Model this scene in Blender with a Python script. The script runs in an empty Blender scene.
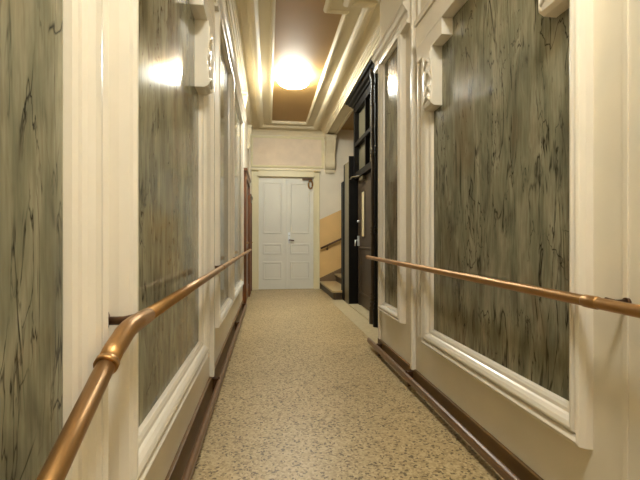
import bpy, bmesh, math, random
from mathutils import Vector
random.seed(4)
C = bpy.context.scene.collection
PI = math.pi

# ------------------------------------------------------------ camera
THETA = math.atan(54/400)
cam_d = bpy.data.cameras.new('camera'); cam = bpy.data.objects.new('camera', cam_d); C.objects.link(cam)
cam_d.sensor_width = 36; cam_d.lens = 36*400/640; cam_d.clip_start = .05
CAM_H = 1.10
cam.location = (0, 0, CAM_H); cam.rotation_euler = (PI/2, 0, -THETA)
bpy.context.scene.camera = cam
# ------------------------------------------------------------ world / exposure
w = bpy.data.worlds.new('world'); bpy.context.scene.world = w; w.use_nodes = True
w.node_tree.nodes['Background'].inputs[0].default_value = (1, .85, .65, 1)
w.node_tree.nodes['Background'].inputs[1].default_value = .3
vs = bpy.context.scene.view_settings
vs.view_transform = 'Standard'; vs.look = 'None'; vs.gamma = 1; vs.use_curve_mapping = False
vs.exposure = 1.24
LAMP_E = 60.0          # emission of the glass domes
LAMP_COL = (.97, 1.0, .94)

# ------------------------------------------------------------ materials
def lin(c): return tuple(((v/255)/12.92 if v/255 <= .04045 else (((v/255)+.055)/1.055)**2.4) for v in c)
def mat(name, rgb, rough=.5, metal=0.0, spec=.5, var=.0, scale=3.0, bump=0.0, bscale=40, coat=0.0):
    m = bpy.data.materials.new(name); m.use_nodes = True
    nt = m.node_tree; N = nt.nodes; L = nt.links; b = N['Principled BSDF']
    b.inputs['Roughness'].default_value = rough; b.inputs['Metallic'].default_value = metal
    b.inputs['Specular IOR Level'].default_value = spec; b.inputs['Coat Weight'].default_value = coat
    c = lin(rgb)
    g = N.new('ShaderNodeNewGeometry')
    n = N.new('ShaderNodeTexNoise'); n.inputs['Scale'].default_value = scale; n.inputs['Detail'].default_value = 5
    L.new(g.outputs['Position'], n.inputs['Vector'])
    r = N.new('ShaderNodeValToRGB'); L.new(n.outputs['Fac'], r.inputs['Fac'])
    r.color_ramp.elements[0].position = .3; r.color_ramp.elements[1].position = .7
    r.color_ramp.elements[0].color = tuple(v*(1-var) for v in c)+(1,)
    r.color_ramp.elements[1].color = tuple(min(1, v*(1+var)) for v in c)+(1,)
    L.new(r.outputs['Color'], b.inputs['Base Color'])
    if bump:
        n2 = N.new('ShaderNodeTexNoise'); n2.inputs['Scale'].default_value = bscale; n2.inputs['Detail'].default_value = 3
        L.new(g.outputs['Position'], n2.inputs['Vector'])
        bp = N.new('ShaderNodeBump'); bp.inputs['Strength'].default_value = bump; bp.inputs['Distance'].default_value = .01
        L.new(n2.outputs['Fac'], bp.inputs['Height']); L.new(bp.outputs['Normal'], b.inputs['Normal'])
    return m

M = {}
M['wall']    = mat('cream_gloss_paint', (228,218,197), .36, var=.05, scale=2.5, bump=.06, bscale=18)
M['frame']   = mat('cream_moulding_paint', (234,225,209), .25, var=.03, scale=6, bump=.04, bscale=40)
M['cornice'] = mat('cream_plaster', (220,207,176), .6, spec=.3, var=.03, bump=.04)
M['field']   = mat('ceiling_tan_paint', (166,130,74), .6, var=.05, scale=1.5)
M['frieze']  = mat('faded_pink_plaster', (226,208,184), .6, var=.05, scale=6)
M['plinth']  = mat('brown_skirting_paint', (108,80,42), .4, var=.15, scale=7)
M['board']   = mat('varnished_timber', (116,86,58), .35, var=.12, scale=12)
M['brass']   = mat('aged_copper_brass', (166,126,78), .38, metal=.8, var=.12, scale=9)
M['bracket'] = mat('dark_bronze', (92,66,46), .35, metal=.6, var=.1)
M['doorw']   = mat('cool_white_door_paint', (220,218,206), .35, var=.02)
M['casing']  = mat('ivory_casing_paint', (224,214,176), .4, var=.03)
M['redwood'] = mat('red_brown_wood', (104,62,32), .35, var=.2, scale=9)
M['black']   = mat('black_lacquered_wood', (12,9,6), .5, spec=.18, var=.2, scale=6)
M['dbrown']  = mat('dark_brown_lacquer', (66,54,40), .45, spec=.3, var=.1, scale=6)
M['olive']   = mat('olive_grey_paint', (96,86,60), .35, var=.08, scale=6)
M['steel']   = mat('polished_steel', (205,205,200), .35, metal=.3)
M['ochre']   = mat('ochre_dado_paint', (222,184,122), .5, var=.05)
M['stringer']= mat('brown_stringer', (120,98,70), .5, var=.08)
M['tread']   = mat('beige_stone_tread', (176,154,112), .4, var=.12, scale=30)
M['riser']   = mat('dark_stone_riser', (78,62,44), .5, var=.15, scale=20)
M['sill']    = mat('pale_worn_sill', (180,164,128), .5, var=.12, scale=20)
M['porcelain'] = mat('white_enamel', (244,248,250), .2)
M['gold']    = mat('brass_fitting', (150,112,56), .4, metal=.6)
M['panewhite']= mat('pale_frosted_glass', (196,180,140), .3, var=.04)
M['grille']  = mat('grey_wired_glass', (86,80,62), .35, var=.12, scale=5)

def marble():
    m = bpy.data.materials.new('green_veined_marble'); m.use_nodes = True
    nt = m.node_tree; N = nt.nodes; L = nt.links; b = N['Principled BSDF']
    g = N.new('ShaderNodeNewGeometry')
    def mapping(sc, rot=(0,0,0)):
        mp = N.new('ShaderNodeMapping'); mp.inputs['Scale'].default_value = sc; mp.inputs['Rotation'].default_value = rot
        L.new(g.outputs['Position'], mp.inputs['Vector']); return mp
    def noise(vec, s, d, dist=0):
        n = N.new('ShaderNodeTexNoise'); n.inputs['Scale'].default_value = s; n.inputs['Detail'].default_value = d
        n.inputs['Distortion'].default_value = dist; L.new(vec, n.inputs['Vector']); return n
    def ramp(src, stops):
        r = N.new('ShaderNodeValToRGB'); L.new(src, r.inputs['Fac']); e = r.color_ramp.elements
        while len(e) < len(stops): e.new(.5)
        for el, (p, c) in zip(e, stops): el.position = p; el.color = tuple(c)+(1,)
        return r
    def mix(kind, fac, a, bb):
        x = N.new('ShaderNodeMix'); x.data_type = 'RGBA'; x.blend_type = kind
        if isinstance(fac, float): x.inputs[0].default_value = fac
        else: L.new(fac, x.inputs[0])
        for s, v in ((6, a), (7, bb)):
            if isinstance(v, tuple): x.inputs[s].default_value = v+(1,)
            else: L.new(v, x.inputs[s])
        return x.outputs[2]
    mp = mapping((1.4, 1.6, .45), (.12, 0, 0))
    base = noise(mp.outputs[0], 7, 8, .6)
    c = ramp(base.outputs['Fac'], [(.3, lin((106,104,86))), (.5, lin((136,132,109))), (.72, lin((166,160,136)))]).outputs[0]
    fine = noise(mapping((16, 18, 1.8), (.06,0,0)).outputs[0], 5, 8, .3)
    c = mix('MULTIPLY', .42, c, ramp(fine.outputs['Fac'], [(.35, (.50,.48,.43)), (.6, (1,1,1))]).outputs[0])
    # brownish rust clouds
    rust = noise(mapping((1, 1.2, .6)).outputs[0], 2.6, 4, .5)
    rr = ramp(rust.outputs['Fac'], [(.52, (0,0,0)), (.72, (.55,.55,.55))])
    c = mix('MIX', rr.outputs[0], c, lin((122,98,66)))
    # dark wandering veins : iso-lines of distorted, upward-stretched noise
    def vein(sc, s, wd, mask_s, rot=(0,0,0), dist=1.2, lo=.45, hi=.6):
        v = noise(mapping(sc, rot).outputs[0], s, 5, dist)
        a = N.new('ShaderNodeMath'); a.operation = 'SUBTRACT'; a.inputs[1].default_value = .5; L.new(v.outputs['Fac'], a.inputs[0])
        ab = N.new('ShaderNodeMath'); ab.operation = 'ABSOLUTE'; L.new(a.outputs[0], ab.inputs[0])
        r = ramp(ab.outputs[0], [(0, (1,1,1)), (wd, (0,0,0))])
        mk = ramp(noise(mapping((1,1,.8)).outputs[0], mask_s, 3, .2).outputs['Fac'], [(lo, (0,0,0)), (hi, (1,1,1))])
        mm = N.new('ShaderNodeMath'); mm.operation = 'MULTIPLY'; L.new(r.outputs[0], mm.inputs[0]); L.new(mk.outputs[0], mm.inputs[1])
        return mm.outputs[0]
    dark = lin((38,34,24))
    c = mix('MIX', vein((1, 1.5, .20), 4.2, .014, 4.5, (.12,0,0), 1.0, .44, .58), c, dark)
    c = mix('MIX', vein((1, 1.5, .24), 9, .015, 6, (-.2,0,0), 1.1, .48, .6), c, dark)
    c = mix('MIX', vein((1, 1, .5), 2.6, .006, 5, (.5,0,0), 1.2, .5, .56), c, dark)
    c = mix('MIX', vein((1, 1.5, .13), 3.6, .005, 3.5, (.16,0,0), 1.4, .42, .55), c, dark)
    L.new(c, b.inputs['Base Color'])
    b.inputs['Roughness'].default_value = .115; b.inputs['Specular IOR Level'].default_value = .25
    return m
M['marble'] = marble()

def terrazzo():
    m = bpy.data.materials.new('speckled_terrazzo'); m.use_nodes = True
    nt = m.node_tree; N = nt.nodes; L = nt.links; b = N['Principled BSDF']
    g = N.new('ShaderNodeNewGeometry')
    v = N.new('ShaderNodeTexVoronoi'); v.inputs['Scale'].default_value = 90; L.new(g.outputs['Position'], v.inputs['Vector'])
    sx = N.new('ShaderNodeSeparateColor'); L.new(v.outputs['Color'], sx.inputs[0])
    r = N.new('ShaderNodeValToRGB'); r.color_ramp.interpolation = 'CONSTANT'; e = r.color_ramp.elements
    stops = [(0, (104,86,54)), (.09, (146,124,86)), (.20, (188,166,124)), (.45, (178,156,114)), (.7, (198,178,136)), (.9, (164,142,102))]
    while len(e) < len(stops): e.new(.5)
    for el, (p, c) in zip(e, stops): el.position = p; el.color = lin(c)+(1,)
    L.new(sx.outputs[0], r.inputs['Fac'])
    n = N.new('ShaderNodeTexNoise'); n.inputs['Scale'].default_value = 1.3; n.inputs['Detail'].default_value = 4; L.new(g.outputs['Position'], n.inputs['Vector'])
    r2 = N.new('ShaderNodeValToRGB'); L.new(n.outputs['Fac'], r2.inputs['Fac'])
    r2.color_ramp.elements[0].position = .3; r2.color_ramp.elements[0].color = (.86,.84,.8,1); r2.color_ramp.elements[1].position = .7; r2.color_ramp.elements[1].color = (1,1,1,1)
    x = N.new('ShaderNodeMix'); x.data_type = 'RGBA'; x.blend_type = 'MULTIPLY'; x.inputs[0].default_value = 1
    L.new(r.outputs[0], x.inputs[6]); L.new(r2.outputs[0], x.inputs[7]); L.new(x.outputs[2], b.inputs['Base Color'])
    b.inputs['Roughness'].default_value = .42
    return m
M['floor'] = terrazzo()
def emis(name, col, s):
    m = bpy.data.materials.new(name); m.use_nodes = True
    b = m.node_tree.nodes['Principled BSDF']; b.inputs['Base Color'].default_value = (.9,.88,.82,1)
    b.inputs['Emission Color'].default_value = col+(1,); b.inputs['Emission Strength'].default_value = s
    return m
M['lamp'] = emis('glowing_opal_glass', LAMP_COL, LAMP_E)
M['lamp_near'] = emis('bright_opal_glass', LAMP_COL, LAMP_E*.78)

# ------------------------------------------------------------ helpers
class Frame:
    """a wall-local frame: s runs along the wall, d stands off it, z is up"""
    def __init__(self, o, sd, n): self.o = Vector(o); self.s = Vector(sd).normalized(); self.n = Vector(n).normalized()
    def p(self, s, d, z):
        v = self.o + self.s*s + self.n*d
        return Vector((v.x, v.y, z))
LSL = .006
LEFT  = Frame((-.415, 0), (LSL, 1), (1, -LSL))
RIGHT = Frame((1.11, 0), (0, 1), (-1, 0))
END_Y = 8.95
END   = Frame((0, END_Y), (1, 0), (0, -1))
LIFT  = Frame((1.39, 0), (0, 1), (-1, 0))
WORLD = Frame((0, 0), (1, 0), (0, 1))       # s = x, d = y

def quadbox(bm, pts):
    v = [bm.verts.new(p) for p in pts]
    for f in ((0,1,2,3),(7,6,5,4),(0,4,5,1),(1,5,6,2),(2,6,7,3),(3,7,4,0)): bm.faces.new([v[i] for i in f])
def box(bm, F, s0, s1, d0, d1, z0, z1, bev=0):
    t = bmesh.new()
    quadbox(t, [F.p(s0,d0,z0), F.p(s1,d0,z0), F.p(s1,d1,z0), F.p(s0,d1,z0), F.p(s0,d0,z1), F.p(s1,d0,z1), F.p(s1,d1,z1), F.p(s0,d1,z1)])
    if bev: bmesh.ops.bevel(t, geom=list(t.edges), offset=bev, segments=2, affect='EDGES', profile=.6)
    merge(bm, t)
def merge(bm, t):
    me = bpy.data.meshes.new('t'); t.to_mesh(me); t.free(); bm.from_mesh(me); bpy.data.meshes.remove(me)
def prism(bm, F, poly, s0, s1):
    """poly in (d,z) extruded along s"""
    a = [bm.verts.new(F.p(s0, d, z)) for d, z in poly]; b = [bm.verts.new(F.p(s1, d, z)) for d, z in poly]
    n = len(poly)
    bm.faces.new(a); bm.faces.new(b[::-1])
    for i in range(n): bm.faces.new([a[i], a[(i+1)%n], b[(i+1)%n], b[i]])
def slab(bm, F, poly, d0, d1):
    """poly in (s,z) given a thickness d0..d1"""
    a = [bm.verts.new(F.p(s, d0, z)) for s, z in poly]; b = [bm.verts.new(F.p(s, d1, z)) for s, z in poly]
    n = len(poly); bm.faces.new(a); bm.faces.new(b[::-1])
    for i in range(n): bm.faces.new([a[i], a[(i+1)%n], b[(i+1)%n], b[i]])
def plate(bm, poly, z0, z1):
    a = [bm.verts.new((x, y, z0)) for x, y in poly]; b = [bm.verts.new((x, y, z1)) for x, y in poly]
    n = len(poly); bm.faces.new(a); bm.faces.new(b[::-1])
    for i in range(n): bm.faces.new([a[i], a[(i+1)%n], b[(i+1)%n], b[i]])
def tube(bm, pts, r, n=14):
    pts = [Vector(p) for p in pts]; rings = []
    rs = r if isinstance(r, (list, tuple)) else [r]*len(pts)
    for i, p in enumerate(pts):
        t = (pts[min(i+1, len(pts)-1)] - pts[max(i-1, 0)]).normalized()
        up = Vector((0,0,1)) if abs(t.z) < .9 else Vector((1,0,0))
        a = t.cross(up).normalized(); b = a.cross(t).normalized()
        rings.append([bm.verts.new(p + (a*math.cos(2*PI*k/n) + b*math.sin(2*PI*k/n))*rs[i]) for k in range(n)])
    for i in range(len(rings)-1):
        for k in range(n):
            f = bm.faces.new([rings[i][k], rings[i][(k+1)%n], rings[i+1][(k+1)%n], rings[i+1][k]]); f.smooth = True
    bm.faces.new(rings[0][::-1]); bm.faces.new(rings[-1])
def lathe(bm, cx, cy, prof, n=24):
    rings = []
    for r, z in prof:
        rings.append([bm.verts.new((cx + max(r,.0005)*math.cos(2*PI*k/n), cy + max(r,.0005)*math.sin(2*PI*k/n), z)) for k in range(n)])
    for i in range(len(rings)-1):
        for k in range(n):
            f = bm.faces.new([rings[i][k], rings[i][(k+1)%n], rings[i+1][(k+1)%n], rings[i+1][k]]); f.smooth = True
    bm.faces.new(rings[0][::-1]); bm.faces.new(rings[-1])
def rect_frame(bm, F, s0, s1, z0, z1, prof, closed_back=0.0, near=1.0):
    """prof: (a, d): a = distance outwards from the opening edge, d = stand-off; mitred loop"""
    prof = [(prof[0][0], closed_back)] + list(prof) + [(prof[-1][0], closed_back)]
    cs = []
    for sg, zg, s, z in ((-1,-1,s0,z0),(1,-1,s1,z0),(1,1,s1,z1),(-1,1,s0,z1)):
        cs.append([bm.verts.new(F.p(s+sg*a*(near if sg < 0 else 1), d, z+zg*a)) for a, d in prof])
    n = len(prof)
    for i in range(4):
        j = (i+1) % 4
        for k in range(n):
            bm.faces.new([cs[i][k], cs[j][k], cs[j][(k+1)%n], cs[i][(k+1)%n]])
ROOT = {}
def obj(name, bm, m, parent=None, kind=None, label=None):
    bmesh.ops.recalc_face_normals(bm, faces=bm.faces)
    me = bpy.data.meshes.new(name); 
    o = bpy.data.objects.new(name, me); C.objects.link(o)
    loc = Vector((0,0,0))
    if parent is not None:
        loc = ROOT[parent.name]; o.parent = parent
    for v in bm.verts: v.co -= loc
    bm.to_mesh(me); bm.free()
    me.materials.append(M[m] if isinstance(m, str) else m)
    ROOT[o.name] = loc
    if kind: o['kind'] = kind
    if label: o['label'] = label
    return o
def thing(name, label, cat, loc, group=None):
    o = bpy.data.objects.new(name, None); C.objects.link(o); o.location = loc; o.empty_display_size = .1
    o['label'] = label; o['category'] = cat
    if group: o['group'] = group
    ROOT[o.name] = Vector(loc); return o
def tag(o, label, cat, group=None):
    o['label'] = label; o['category'] = cat
    if group: o['group'] = group
    return o
def struct(name, bm, m, parent=None): return obj(name, bm, m, parent, kind='structure')
def sroot(name, loc):
    o = bpy.data.objects.new(name, None); C.objects.link(o); o.location = loc; o['kind'] = 'structure'
    ROOT[o.name] = Vector(loc); return o
NB = bmesh.new
def lx(y): return -.415 + LSL*y
CEIL = 3.61; COR = 3.46; BACK = -2.4
WEND = 3.82       # where the right wall stops

# ------------------------------------------------------------ structure : floor, walls
bm = NB(); box(bm, WORLD, -.7, 3.6, BACK-.2, END_Y+.2, -.1, 0); struct('floor', bm, 'floor')
bm = NB(); box(bm, WORLD, 1.15, 1.40, WEND+.02, 7.2, 0, .003); struct('trim_1', bm, 'sill')
bm = NB(); box(bm, LEFT, BACK, END_Y+.02, -.2, 0, 0, CEIL+.05); struct('wall_left', bm, 'wall')
bm = NB(); box(bm, RIGHT, BACK, WEND, -.45, 0, 0, CEIL+.05)
struct('wall_right', bm, 'wall')
bm = NB(); box(bm, WORLD, 1.56, 1.9, WEND, 4.79, 0, CEIL+.05); struct('wall_side', bm, 'wall')
bm = NB(); box(bm, WORLD, -.6, 1.55, BACK-.15, BACK, 0, CEIL+.05); struct('wall_back', bm, 'wall')
bm = NB(); box(bm, WORLD, -.5, 3.6, END_Y, END_Y+.2, 0, CEIL+.05); struct('wall_end', bm, 'wall')
bm = NB(); box(bm, WORLD, 3.4, 3.6, 6.0, END_Y, 0, CEIL+.05); struct('wall_stair', bm, 'wall')

# ceiling field
bm = NB(); box(bm, WORLD, -.6, 3.6, BACK-.2, END_Y+.2, CEIL, CEIL+.1); struct('ceiling', bm, 'field')
# dropped beam over the lift front
bm = NB(); box(bm, WORLD, 1.33, 1.55, WEND, END_Y, COR, CEIL); struct('trim_2', bm, 'cornice')
bm = NB(); box(bm, WORLD, 1.525, 1.565, WEND+.0, END_Y-.0, COR-.025, COR+.03, .006); struct('trim_3', bm, 'cornice')

# cornice swept round the plan
def offset_loop(pts, e):
    n = len(pts); out = []
    for i in range(n):
        p0, p1, p2 = Vector(pts[i-1]), Vector(pts[i]), Vector(pts[(i+1)%n])
        a = (p1-p0).normalized(); b = (p2-p1).normalized()
        na = Vector((a.y, -a.x)); nb = Vector((b.y, -b.x))    # inward for clockwise loops
        k = (na+nb); k = k/ (1+na.dot(nb))
        out.append(p1 + k*e)
    return out
PLAN = [(lx(BACK), BACK), (lx(END_Y), END_Y), (1.33, END_Y), (1.33, WEND), (1.11, WEND), (1.11, BACK)]
def cornice(name, prof, m):
    bm = NB(); loops = []
    for e, z in prof:
        loops.append([bm.verts.new((p.x, p.y, z)) for p in offset_loop(PLAN, e)])
    n = len(PLAN)
    for i in range(len(prof)):
        j = (i+1) % len(prof)
        for k in range(n): bm.faces.new([loops[i][k], loops[i][(k+1)%n], loops[j][(k+1)%n], loops[j][k]])
    struct(name, bm, m)
cornice('trim_4', [(-.001,CEIL),(-.001,COR-.03),(.012,COR-.03),(.016,COR),(.03,COR+.005),(.03,COR+.018),(.045,COR+.03),(.055,COR+.03),(.06,COR+.04),
                   (.075,COR+.045),(.078,COR+.06),(.09,COR+.08),(.115,COR+.1),(.15,COR+.11),(.19,COR+.115),
                   (.192,COR+.085),(.205,COR+.07),(.235,COR+.06),(.27,COR+.064),(.295,COR+.08),(.31,COR+.10),(.312,CEIL)], 'cornice')
cornice('trim_5', [(.305,CEIL),(.305,COR+.118),(.435,COR+.122),(.438,COR+.11),(.45,COR+.098),(.468,COR+.098),(.48,COR+.11),(.49,COR+.13),(.491,CEIL)], 'cornice')

# picture-rail cap over the panelling of each wall
def cap(name, F, s0, s1, z, hgt=.17):
    bm = NB()
    prism(bm, F, [(0,z),(.05,z),(.055,z+.02),(.045,z+.03),(.045,z+.09),(.06,z+.105),(.075,z+.13),(.085,z+.14),(.085,z+.155),(.06,z+hgt),(0,z+hgt)], s0, s1)
    return struct(name, bm, 'frame')
cap('trim_6', RIGHT, 2.92, WEND+.03, 2.75)
cap('trim_7', LEFT, 2.98, 6.25, 2.80)
# vertical corner bead of the right wall end and beads between bays
bm = NB(); box(bm, RIGHT, WEND-.035, WEND+.012, -.02, .018, .13, 2.75, .008); struct('trim_8', bm, 'frame')
bm = NB(); box(bm, RIGHT, 2.86, 2.895, 0, .035, .13, CEIL-.25, .008); struct('trim_9', bm, 'frame')
bm = NB(); box(bm, LEFT, 2.90, 2.94, 0, .035, .13, CEIL-.25, .008); struct('trim_10', bm, 'frame')
bm = NB(); box(bm, LEFT, 1.01, 1.03, 0, .02, .13, CEIL-.25, .006); struct('trim_11', bm, 'frame')
bm = NB(); box(bm, RIGHT, 1.095, 1.115, 0, .006, .13, CEIL-.25, .002); struct('trim_12', bm, 'wall')
# skirtings
bm = NB(); box(bm, LEFT, BACK, 6.5, 0, .018, 0, .135, .003); struct('baseboard_left', bm, 'plinth')
bm = NB(); box(bm, RIGHT, BACK, WEND+.018, 0, .018, 0, .135, .003); box(bm, RIGHT, WEND, WEND+.018, -.28, 0, 0, .135); struct('baseboard_right', bm, 'plinth')

# ------------------------------------------------------------ white double door in the end wall
D0, D1, DZ = -.165, 1.06, 2.50
door = sroot('door_1', ((D0+D1)/2, END_Y, 0))
bm = NB()
for (a0, a1, z0, z1) in ((D0-.15, D0, 0, DZ+.13), (D1, D1+.13, 0, DZ+.13), (D0, D1, DZ, DZ+.13)):
    box(bm, END, a0, a1, -.05, .09 if z0 == DZ else .03, z0, z1)
for (a0, a1, z0, z1) in ((D0-.15, D0-.125, 0, DZ+.15), (D1+.105, D1+.135, 0, DZ+.15), (D0-.15, D1+.135, DZ+.13, DZ+.165)):
    box(bm, END, a0, a1, 0, .11 if z0 == DZ+.13 else .05, z0, z1, .006)
for (a0, a1, z0, z1) in ((D0-.03, D0+.004, 0, DZ+.03), (D1-.004, D1+.03, 0, DZ+.03), (D0-.03, D1+.03, DZ-.004, DZ+.03)):
    box(bm, END, a0, a1, 0, .042, z0, z1, .006)
obj('casing', bm, 'casing', door)
mid = (D0+D1)/2
for s0, s1, sg in ((D0+.005, mid-.003, -1), (mid+.003, D1-.005, 1)):
    bm = NB(); box(bm, END, s0, s1, .001, .014, .012, DZ-.03)
    lf = obj('door_leaf', bm, 'doorw', door)
    bm = NB()
    a, b = s0+.10, s1-.10
    if sg < 0: a, b = s0+.11, s1-.11
    for z0, z1 in ((1.26, 2.36), (.80, 1.0), (.24, .60)):
        rect_frame(bm, END, a, b, z0, z1, [(-.02,.016),(-.008,.026),(.008,.026),(.02,.016)], .012)
        box(bm, END, a+.035, b-.035, .012, .019, z0+.035, z1-.035, .003)
    for z in (1.08, 1.17, .70): box(bm, END, a-.015, b+.015, .012, .022, z, z+.018)
    obj('panel_moulding', bm, 'doorw', lf)
bm = NB(); box(bm, END, mid-.03, mid+.03, .012, .03, .012, DZ-.03, .006); box(bm, END, mid-.012, mid+.012, .028, .038, .02, DZ-.04, .004)
obj('meeting_strip', bm, 'doorw', door)
bm = NB(); box(bm, END, mid+.035, mid+.09, .014, .024, 1.02, 1.27, .004)
hp = obj('handle_plate', bm, 'porcelain', door)
bm = NB(); tube(bm, [END.p(mid+.065,.02,1.10), END.p(mid+.065,.07,1.10), END.p(mid+.075,.08,1.10), END.p(mid+.17,.08,1.09)], .014, 10)
obj('handle_lever', bm, 'bracket', hp)
bm = NB(); tube(bm, [END.p(mid+.065,.02,1.20), END.p(mid+.065,.045,1.20)], .016, 12); obj('lock_knob', bm, 'steel', hp)
# closer at the top of the right leaf: arm and brass loop
bm = NB(); box(bm, END, .80, 1.03, .03, .075, 2.44, 2.475, .006)
cl = obj('door_closer', bm, 'bracket', door)
bm = NB()
ring = [END.p(.985+.045*math.cos(t*PI/8), .06, 2.34+.09*math.sin(t*PI/8)) for t in range(17)]
tube(bm, ring, .019, 8); obj('closer_loop', bm, 'gold', cl)
bm = NB(); box(bm, END, D0-.0, D1, 0, .09, 0, .012); obj('threshold', bm, 'sill', door)

# frieze over the door : faded plaster field in a thin moulded border
bm = NB(); box(bm, END, -.30, 1.26, 0, .012, 2.74, 3.38); struct('trim_13', bm, 'frieze')
bm = NB(); rect_frame(bm, END, -.30, 1.26, 2.74, 3.38, [(-.02,.012),(-.015,.022),(.0,.026),(.02,.022),(.035,.012)]); struct('trim_14', bm, 'casing')
bm = NB()
for cx, cz, r in ((-.08, 3.09, .085), (-.08, 3.09, .055)):
    tube(bm, [END.p(cx+r*math.cos(t*PI/12), .013, cz+r*math.sin(t*PI/12)) for t in range(25)], .004, 6)
tag(obj('plaster_rosette', bm, 'frieze'), 'faint round plaster rosette on the pink frieze above the white double door', 'rosette')

# ------------------------------------------------------------ carved consoles
def console_bm(F, s0, s1, z0, z1, dep, base=0.0, slim=False):
    H = z1-z0; poly = []
    pr = [(0,0),(.35,.0),(.5,.06),(.55,.14),(.50,.24),(.46,.36),(.50,.5),(.62,.64),(.82,.78),(.97,.88),(1,.95),(1,1),(0,1)]
    if slim: pr = [(0,0),(.70,.0),(.93,.03),(.97,.09),(.95,.17),(.86,.27),(.80,.40),(.84,.55),(.93,.70),(.98,.82),(1,.92),(1,1),(0,1)]
    for d, z in pr: poly.append((base+d*dep, z0+z*H))
    bm = NB(); prism(bm, F, poly, s0, s1)
    return bm, [(base+d*dep, z0+z*H) for d, z in pr[2:-2]]
def console_carving(F, s0, s1, front):
    """curled leaves down the face of a console"""
    bm = NB(); w = s1-s0
    n = len(front)
    def at(t):
        x = t*(n-1); i = min(int(x), n-2); f = x-i
        return front[i][0]*(1-f)+front[i+1][0]*f, front[i][1]*(1-f)+front[i+1][1]*f
    for k in range(4):
        t0 = .12+.21*k; pts = []
        for j in range(9):
            u = j/8; s = s0+w*(.12+.76*u); t = t0+.14*math.sin(PI*u)
            d, z = at(min(1, t)); pts.append(F.p(s, d+.003, z))
        tube(bm, pts, [.004,.007,.009,.011,.012,.011,.009,.007,.004], 8)
    for s in (s0+.008, s1-.008):
        tube(bm, [F.p(s, at(t/10)[0]+.001, at(t/10)[1]) for t in range(11)], .006, 8)
    return bm

# ------------------------------------------------------------ framed marble panels
OGEE = [(0,.012),(.004,.026),(.016,.032),(.030,.033),(.036,.042),(.050,.052),(.066,.057),(.074,.056),(.078,.046),(.088,.040),(.094,.050),(.106,.056),(.118,.050),(.125,.026),(.127,0)]
def panel(F, s0, s1, z0, z1, label, ears=(), near=1.0, wid=1.0):
    c = F.p((s0+s1)/2, 0, z0)
    t = thing('marble_panel', label, 'wall panel', c, 'marble panels along the corridor')
    bm = NB(); box(bm, F, s0-.01, s1+.01, .001, .01, z0-.01, z1+.01)
    obj('marble_slab', bm, 'marble', t)
    bm = NB(); rect_frame(bm, F, s0, s1, z0, z1, [(a*wid, d) for a, d in OGEE], near=near); obj('frame', bm, 'frame', t)
    if ears:
        bm = NB(); box(bm, F, s0-.10, s1+.13, 0, .082, z1, z1+.15, .004); box(bm, F, s0-.11, s1+.14, 0, .095, z1+.15, z1+.19, .006)
        obj('head_rail', bm, 'frame', t)
    for near in ears:
        # stepped block under the top rail, console below it
        if near: b0, b1, c0, c1 = s0-.10, s0+.24, s0-.03, s0+.085
        else:    b0, b1, c0, c1 = s1-.27, s1+.13, s1-.125, s1+.005
        bm = NB(); box(bm, F, b0, b1, .0, .080, z1-.10, z1+.004, .004)
        obj('corner_block', bm, 'frame', t)
        cb, fr = console_bm(F, c0, c1, z1-.47, z1-.10, .078, .008, slim=True)
        co = obj('console', cb, 'frame', t)
        obj('carved_leaves', console_carving(F, c0, c1, fr), 'frame', co)
    return t
panel(RIGHT, 1.31, 2.52, .51, 2.42, 'large dark green marble panel in cream frame on right wall, copper handrail crossing it', (True, False), near=.62)
panel(RIGHT, 3.17, 3.62, .52, 2.74, 'narrow green marble panel on right wall, next to the black lift', wid=.7)
panel(LEFT, -.45, .855, .50, 2.42, 'nearest marble panel at the left edge, seen beside the bent end of handrail', (False,))
panel(LEFT, 1.235, 2.41, .51, 2.42, 'large marble panel on left wall reflecting the ceiling lamp, between two cream pilasters', (True, False))
panel(LEFT, 3.12, 4.14, .52, 2.78, 'narrow marble panel on left wall, just past the big reflecting panel', wid=.6)
panel(LEFT, 4.40, 5.9, .52, 2.78, 'farthest marble panel on left wall, nearest the red-brown doors', wid=.6)

# upper frieze frame on top of the big panels (vertical pilaster flutes carry on up)
for i, (F, s) in enumerate(((RIGHT, 2.78), (LEFT, 2.80), (LEFT, 3.04))):
    bm = NB(); box(bm, F, s-.012, s+.012, 0, .02, .4, CEIL-.25, .005); struct('trim_%d' % (15+i), bm, 'frame')

# small consoles under the ceiling cornice
def wall_console(F, s0, s1, z0, z1, dep, label, flutes=False):
    t = thing('wall_console', label, 'console', F.p((s0+s1)/2, 0, z0), None)
    cb, fr = console_bm(F, s0, s1, z0, z1-.045, dep)
    obj('scroll_body', cb, 'cornice', t)
    bm = NB(); box(bm, F, s0-.02, s1+.02, 0, dep+.02, z1-.045, z1, .006); obj('abacus', bm, 'cornice', t)
    bm = NB()
    for s in (s0+.012, s1-.012):
        tube(bm, [F.p(s, d+.002, z) for d, z in fr], .010, 8)
    obj('rib', bm, 'cornice', t)
    if flutes:
        bm = NB(); box(bm, F, s0, s1, 0, .04, z0-.075, z0-.01, .006)
        for k in range(5): box(bm, F, s0+.008+k*(s1-s0-.016)/5+.004, s0+.008+(k+1)*(s1-s0-.016)/5-.004, .03, .05, z0-.10, z0-.04, .003)
        obj('drops', bm, 'cornice', t)
wall_console(END, 1.315, 1.535, 2.70, 3.428, .24, 'scrolled cream console on the end wall, right of the door frieze under beam', True)
wall_console(LEFT, 6.30, 6.42, 2.92, 3.40, .07, 'small cream console high on left wall, before the red-brown doors')
wall_console(LEFT, 8.12, 8.24, 2.92, 3.40, .07, 'small cream console high on left wall, closest to the end wall')

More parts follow.
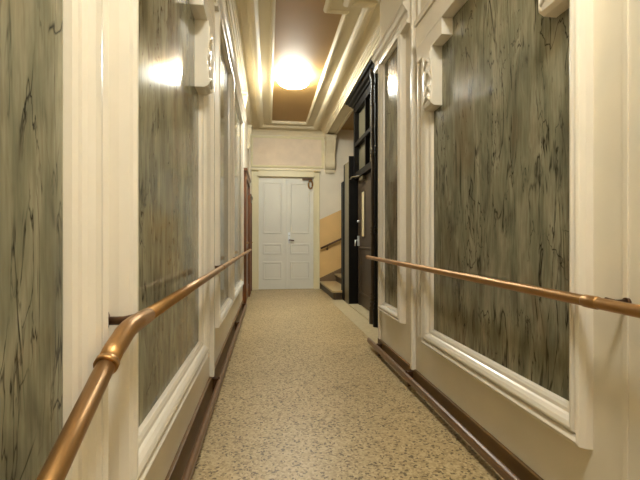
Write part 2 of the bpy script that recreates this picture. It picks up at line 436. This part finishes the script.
# ------------------------------------------------------------ red-brown doors on the left wall
def wood_door(name, s0, s1, zt, arch=True):
    r = sroot(name, LEFT.p((s0+s1)/2, 0, 0))
    bm = NB(); rect = [(s0, s0+.09, 0, zt), (s1-.09, s1, 0, zt), (s0, s1, zt-.09, zt)]
    for a, b, c, d in rect: box(bm, LEFT, a, b, 0, .06, c, d, .006)
    box(bm, LEFT, s0-.03, s1+.03, 0, .075, zt, zt+.05, .008)
    obj('casing', bm, 'redwood', r)
    bm = NB(); box(bm, LEFT, s0+.09, s1-.09, 0, .03, .01, zt-.09)
    lf = obj('door_leaf', bm, 'redwood', r)
    bm = NB()
    for z0, z1 in ((.25, .85), (1.05, zt-.25)): rect_frame(bm, LEFT, s0+.2, s1-.2, z0, z1, [(-.02,.03),(0,.045),(.02,.03)], .02)
    obj('panel_moulding', bm, 'redwood', lf)
    bm = NB(); tube(bm, [LEFT.p(s0+.14,.03,1.05), LEFT.p(s0+.14,.08,1.05), LEFT.p(s0+.24,.085,1.05)], .009, 8); obj('handle_lever', bm, 'gold', lf)
wood_door('door_2', 6.6, 7.95, 2.22)
wood_door('door_3', 8.2, 8.86, 1.98)

# ------------------------------------------------------------ handrails
def bracket(t, F, s, drail, z, thick=.011, fr=.026):
    bm = NB(); tube(bm, [F.p(s, .0, z-.02), F.p(s, drail*.55, z-.02), F.p(s, drail-.004, z-.012)], thick, 10)
    b = obj('bracket', bm, 'bracket', t)
    bm = NB(); tube(bm, [F.p(s, 0, z-.02), F.p(s, .008, z-.02)], fr, 16); obj('flange', bm, 'bracket', b)
DR = .092
t = thing('handrail', 'copper coloured tubular handrail on left wall, bending down near the camera', 'handrail', LEFT.p(1.0, 0, .9))
bm = NB()
def zl(s): return .897+.004*(s-1)
tube(bm, [LEFT.p(s, DR, zl(s)) for s in (1.03, 2, 4, 6, 7.35)], .0185, 18)
# elbow and descending leg
tube(bm, [LEFT.p(.87, DR, .8575), LEFT.p(.6, DR, .717), LEFT.p(.3, DR, .561), LEFT.p(-.2, DR, .301)], .0185, 18)
obj('rail_tube', bm, 'brass', t)
bm = NB(); tube(bm, [LEFT.p(1.13, DR, zl(1.13)), LEFT.p(1.03, DR, .8965), LEFT.p(.985, DR, .8945), LEFT.p(.95, DR, .887), LEFT.p(.92, DR, .876), LEFT.p(.895, DR, .869), LEFT.p(.855, DR, .850)], [.0205,.0212,.0215,.022,.022,.0215,.0212], 18)
tube(bm, [LEFT.p(.862, DR, .8535), LEFT.p(.850, DR, .8475)], .0235, 18); obj('elbow', bm, 'brass', t, label='shiny copper elbow with a raised collar')
for s in (2.9, 5.0):
    bm = NB(); tube(bm, [LEFT.p(s-.03, DR, zl(s)), LEFT.p(s+.03, DR, zl(s))], .0205, 16); obj('coupling', bm, 'brass', t)
for s in (1.075, 2.98, 4.27, 6.1): bracket(t, LEFT, s, DR, zl(s)+.018)
bm = NB(); tube(bm, [LEFT.p(7.33, DR, zl(7.3)), LEFT.p(7.40, DR, zl(7.3)), LEFT.p(7.43, .07, zl(7.3)), LEFT.p(7.43, .0, zl(7.3)+.0)], .018, 12); obj('end_return', bm, 'brass', t)
t = thing('handrail', 'straight copper coloured handrail on right wall, crossing the large marble panel', 'handrail', RIGHT.p(2.0, 0, .9))
bm = NB()
def zr(s): return .893+.008*s
tube(bm, [RIGHT.p(s, .08, zr(s)) for s in (-.3, 1, 2, 3, 3.99)], .0185, 18); obj('rail_tube', bm, 'brass', t)
bm = NB(); tube(bm, [RIGHT.p(s, .08, zr(s)) for s in (1.12, 1.125, 1.175, 1.18)], [.0185,.0208,.0208,.0185], 18); obj('coupling', bm, 'brass', t)
bm = NB(); tube(bm, [RIGHT.p(s, .08, zr(s)) for s in (3.97, 3.99, 4.0, 4.005)], [.020,.021,.017,.008], 16); obj('end_cap', bm, 'brass', t)
for s in (1.10, 2.9): bracket(t, RIGHT, s, .08, zr(s)+.026, .009, .014)

# low timber bumper boards over the skirtings
def bumper(F, s0, s1, label, bs):
    t = thing('bumper_board', label, 'bumper rail', F.p((s0+s1)/2, 0, 0), None)
    bm = NB(); prism(bm, F, [(.052,.05),(.074,.048),(.08,.056),(.081,.084),(.076,.096),(.066,.101),(.056,.098),(.05,.09)], s0, s1); obj('board', bm, 'board', t)
    for s in bs:
        bm = NB(); box(bm, F, s-.018, s+.018, .015, .06, .085, .112, .003); tube(bm, [F.p(s, .02, .108), F.p(s, .068, .108)], .008, 8); obj('bracket', bm, 'bracket', t)
        bm = NB(); box(bm, F, s-.012, s+.012, .018, .05, .0, .085); obj('foot', bm, 'bracket', t)
bumper(LEFT, BACK+.1, 6.45, 'brown timber bumper board low along the left wall over skirting', (.4, 2.95, 4.9, 6.3))
bumper(RIGHT, BACK+.1, 4.0, 'brown timber bumper board low along the right wall, ending at black lift', (.6, 2.9, 3.7))

# ------------------------------------------------------------ ceiling lamps
def lamp(x, y, label, r=.24, m='lamp'):
    t = thing('ceiling_lamp', label, 'ceiling lamp', (x, y, CEIL))
    bm = NB(); lathe(bm, x, y, [(r*.8,CEIL),(r*.84,CEIL-.012),(r*.84,CEIL-.028),(r*.76,CEIL-.034)], 32); obj('base_plate', bm, 'cornice', t)
    bm = NB(); lathe(bm, x, y, [(r*.74,CEIL-.032),(r*.9,CEIL-.045),(r,CEIL-.075),(r*.96,CEIL-.095),(r*.84,CEIL-.118),(r*.6,CEIL-.138),(r*.3,CEIL-.148),(.002,CEIL-.15)], 32)
    obj('glass_dome', bm, m, t)
lamp(.42, 6.15, 'round glowing opal glass dome lamp on the tan ceiling field')
lamp(.36, .2, 'round opal glass dome lamp on ceiling above the camera', .24, 'lamp_near')

# ------------------------------------------------------------ the lift
lift = thing('lift_enclosure', 'black lacquered lift enclosure with glazed transom and brown door, right before the stairs', 'elevator', LIFT.p(5.8, -.3, 0))
bm = NB()
# far jamb, near jamb, head
box(bm, LIFT, 6.63, 6.66, -.2, .0, 0, 2.52)
box(bm, LIFT, 4.80, 5.28, -.2, -.03, 0, 3.36)
box(bm, LIFT, 6.55, 6.64, -.2, -.08, 2.15, 3.36)
for z0, z1 in ((2.12, 2.22), (2.66, 2.72), (3.22, 3.37)): box(bm, LIFT, 5.28, 6.56, -.2, -.085, z0, z1)
box(bm, LIFT, 5.86, 5.90, -.2, -.09, 2.22, 3.22)
obj('timber_frame', bm, 'black', lift)
bm = NB()
box(bm, LIFT, 4.80, 6.66, -1.7, -.205, 0, 3.42); obj('shaft', bm, 'black', lift)
bm = NB()
prism(bm, LIFT, [(-.2,3.34),(-.06,3.34),(-.05,3.36),(-.01,3.37),(.01,3.395),(.05,3.40),(.05,3.43),(-.2,3.43)], 4.80, 6.69); obj('cornice', bm, 'black', lift)
for s0, s1 in ((5.28, 5.86), (5.90, 6.55)):
    for z0, z1 in ((2.22, 2.66), (2.72, 3.22)):
        bm = NB(); box(bm, LIFT, s0, s1, -.17, -.155, z0, z1); obj('transom_pane', bm, 'grille', lift, label='grey wired glass pane')
bm = NB(); box(bm, LIFT, 6.66, 6.98, -.35, -.0, 0, 2.44, .008); obj('side_pilaster', bm, 'olive', lift, label='olive grey painted pilaster')
bm = NB(); box(bm, LIFT, 6.98, 7.16, -.35, -.01, 0, 2.46, .01); obj('side_post', bm, 'black', lift)
bm = NB(); box(bm, LIFT, 7.16, 7.35, -.35, -.0, 0, 2.17, .01); obj('side_post', bm, 'black', lift)
# turned column on the near jamb
bm = NB(); prof = [(.05,0),(.05,.22),(.035,.24),(.045,.27),(.03,.30)]
z = .3
def beads(z, n):
    out = []
    for _ in range(n): out += [(.028,z),(.04,z+.018),(.028,z+.036)]; z += .038
    return out, z
for seg in (.75, .9, .55):
    o_, z = beads(z, 3); prof += o_; prof += [(.026,z+.02),(.033,z+seg*.4),(.026,z+seg-.02)]; z += seg
o_, z = beads(z, 6); prof += o_; prof += [(.026,z+.02),(.03,3.2),(.045,3.24),(.045,3.34)]
cc = LIFT.p(5.10, .0, 0)
lathe(bm, cc.x, cc.y, prof, 16); obj('turned_column', bm, 'dbrown', lift)
bm = NB(); cc = LIFT.p(4.92, .0, 0); lathe(bm, cc.x, cc.y, prof, 16); obj('turned_column', bm, 'black', lift)
# door leaf
bm = NB(); box(bm, LIFT, 5.29, 6.62, -.18, -.157, .03, 2.12); dl = obj('lift_door', bm, 'dbrown', lift, label='dark brown lift door')
bm = NB(); box(bm, LIFT, 6.17, 6.34, -.16, -.150, 1.16, 1.87); obj('door_window', bm, 'panewhite', dl, label='tall narrow pale window')
bm = NB(); rect_frame(bm, LIFT, 6.17, 6.34, 1.16, 1.87, [(0,.0),(.004,.008),(.018,.008),(.022,0)][:0] or [(0,-.150),(.004,-.145),(.018,-.145),(.022,-.150)], -.16); obj('window_bead', bm, 'dbrown', dl)
bm = NB(); rect_frame(bm, LIFT, 5.8, 6.5, .25, .95, [(0,-.156),(.01,-.148),(.03,-.148),(.04,-.156)], -.16); obj('panel_moulding', bm, 'dbrown', dl)
bm = NB(); box(bm, LIFT, 6.52, 6.575, -.158, -.13, 1.0, 1.17, .006); tube(bm, [LIFT.p(6.55,-.13,1.1), LIFT.p(6.55,-.09,1.1), LIFT.p(6.55,-.085,1.0)], .012, 10); obj('handle', bm, 'steel', dl)
bm = NB(); tube(bm, [LIFT.p(6.55,-.158,1.41), LIFT.p(6.55,-.125,1.41)], .02, 14); obj('lock_knob', bm, 'steel', dl)
bm = NB(); box(bm, LIFT, 6.1, 6.32, -.158, -.10, 2.05, 2.11, .006); cb = obj('door_closer', bm, 'olive', dl)
bm = NB(); tube(bm, [LIFT.p(6.2,-.11,2.12), LIFT.p(6.4,.0,2.125), LIFT.p(6.62,-.02,2.125)], .012, 8); obj('closer_arm', bm, 'olive', cb)
bm = NB(); box(bm, LIFT, 5.28, 6.63, -.157, .01, .0, .018); obj('sill', bm, 'sill', lift, label='worn pale sill')

# ------------------------------------------------------------ staircase rising to the right behind the lift
st = thing('staircase', 'stone stairs rising to the right between lift and end wall', 'stairs', (1.2, 8.2, 0))
def round_step(x0, x1, y0, y1, z0, z1, rad):
    p = [(x1, y0), (x1, y1), (x0, y1)]
    for k in range(7):
        a = PI + k*(PI/2)/6
        p.append((x0+rad+rad*math.cos(a), y0+rad+rad*math.sin(a)))
    b = NB(); plate(b, p, z0, z1); return b
X0, RUN, RISE = 1.21, .34, .17
for k in range(6):
    xa = X0+RUN*k
    ya = 7.22 if k == 0 else 7.37
    xb = 3.38
    if k == 0:
        s = obj('riser', round_step(xa+.02, 1.385, ya+.02, END_Y-.003, 0.002, RISE-.035, .05), 'riser', st)
        obj('tread', round_step(xa-.01, 1.385, ya-.01, END_Y-.003, RISE-.035, RISE, .06), 'tread', st)
        bm = NB(); box(bm, WORLD, 1.385, 1.58, 7.37, END_Y-.003, 0.002, RISE-.035); obj('riser', bm, 'riser', st)
        bm = NB(); box(bm, WORLD, 1.385, 1.58, 7.37, END_Y-.003, RISE-.035, RISE); obj('tread', bm, 'tread', st)
    else:
        bm = NB(); box(bm, WORLD, xa+.02, xb, ya, END_Y-.003, RISE*k, RISE*(k+1)-.035); obj('riser', bm, 'riser', st)
        bm = NB(); box(bm, WORLD, xa-.01, xa+RUN+.02 if k < 5 else xb, ya, END_Y-.003, RISE*(k+1)-.035, RISE*(k+1)); obj('tread', bm, 'tread', st)
# painted dado and stringer on the end wall following the stairs
SL = .46
a, b = 1.20, 3.35
bm = NB(); slab(bm, END, [(a,.0),(b,.0),(b,1.56+SL*(b-a)),(a,1.56)], .0, .004); struct('trim_18', bm, 'ochre')
bm = NB(); slab(bm, END, [(a,.0),(b,.0),(b,.24+SL*(b-a)),(a,.24)], .0, .014); struct('trim_19', bm, 'stringer')
# stair wall handrail
t = thing('handrail', 'dark wooden handrail rising along the end wall beside the white door', 'handrail', END.p(1.3, 0, .9))
bm = NB(); tube(bm, [END.p(1.215,.07,.91), END.p(1.6,.07,.91+SL*.385), END.p(2.6,.07,.91+SL*1.385)], .022, 12); obj('rail', bm, 'bracket', t)
for s in (1.37, 2.2):
    bm = NB(); zz = .91+SL*(s-1.215); tube(bm, [END.p(s,.004,zz-.09), END.p(s,.05,zz-.085), END.p(s,.07,zz-.02)], .009, 8); b_ = obj('bracket', bm, 'bracket', t)
    bm = NB(); tube(bm, [END.p(s,.004,zz-.09), END.p(s,.012,zz-.09)], .024, 12); obj('flange', bm, 'bracket', b_)
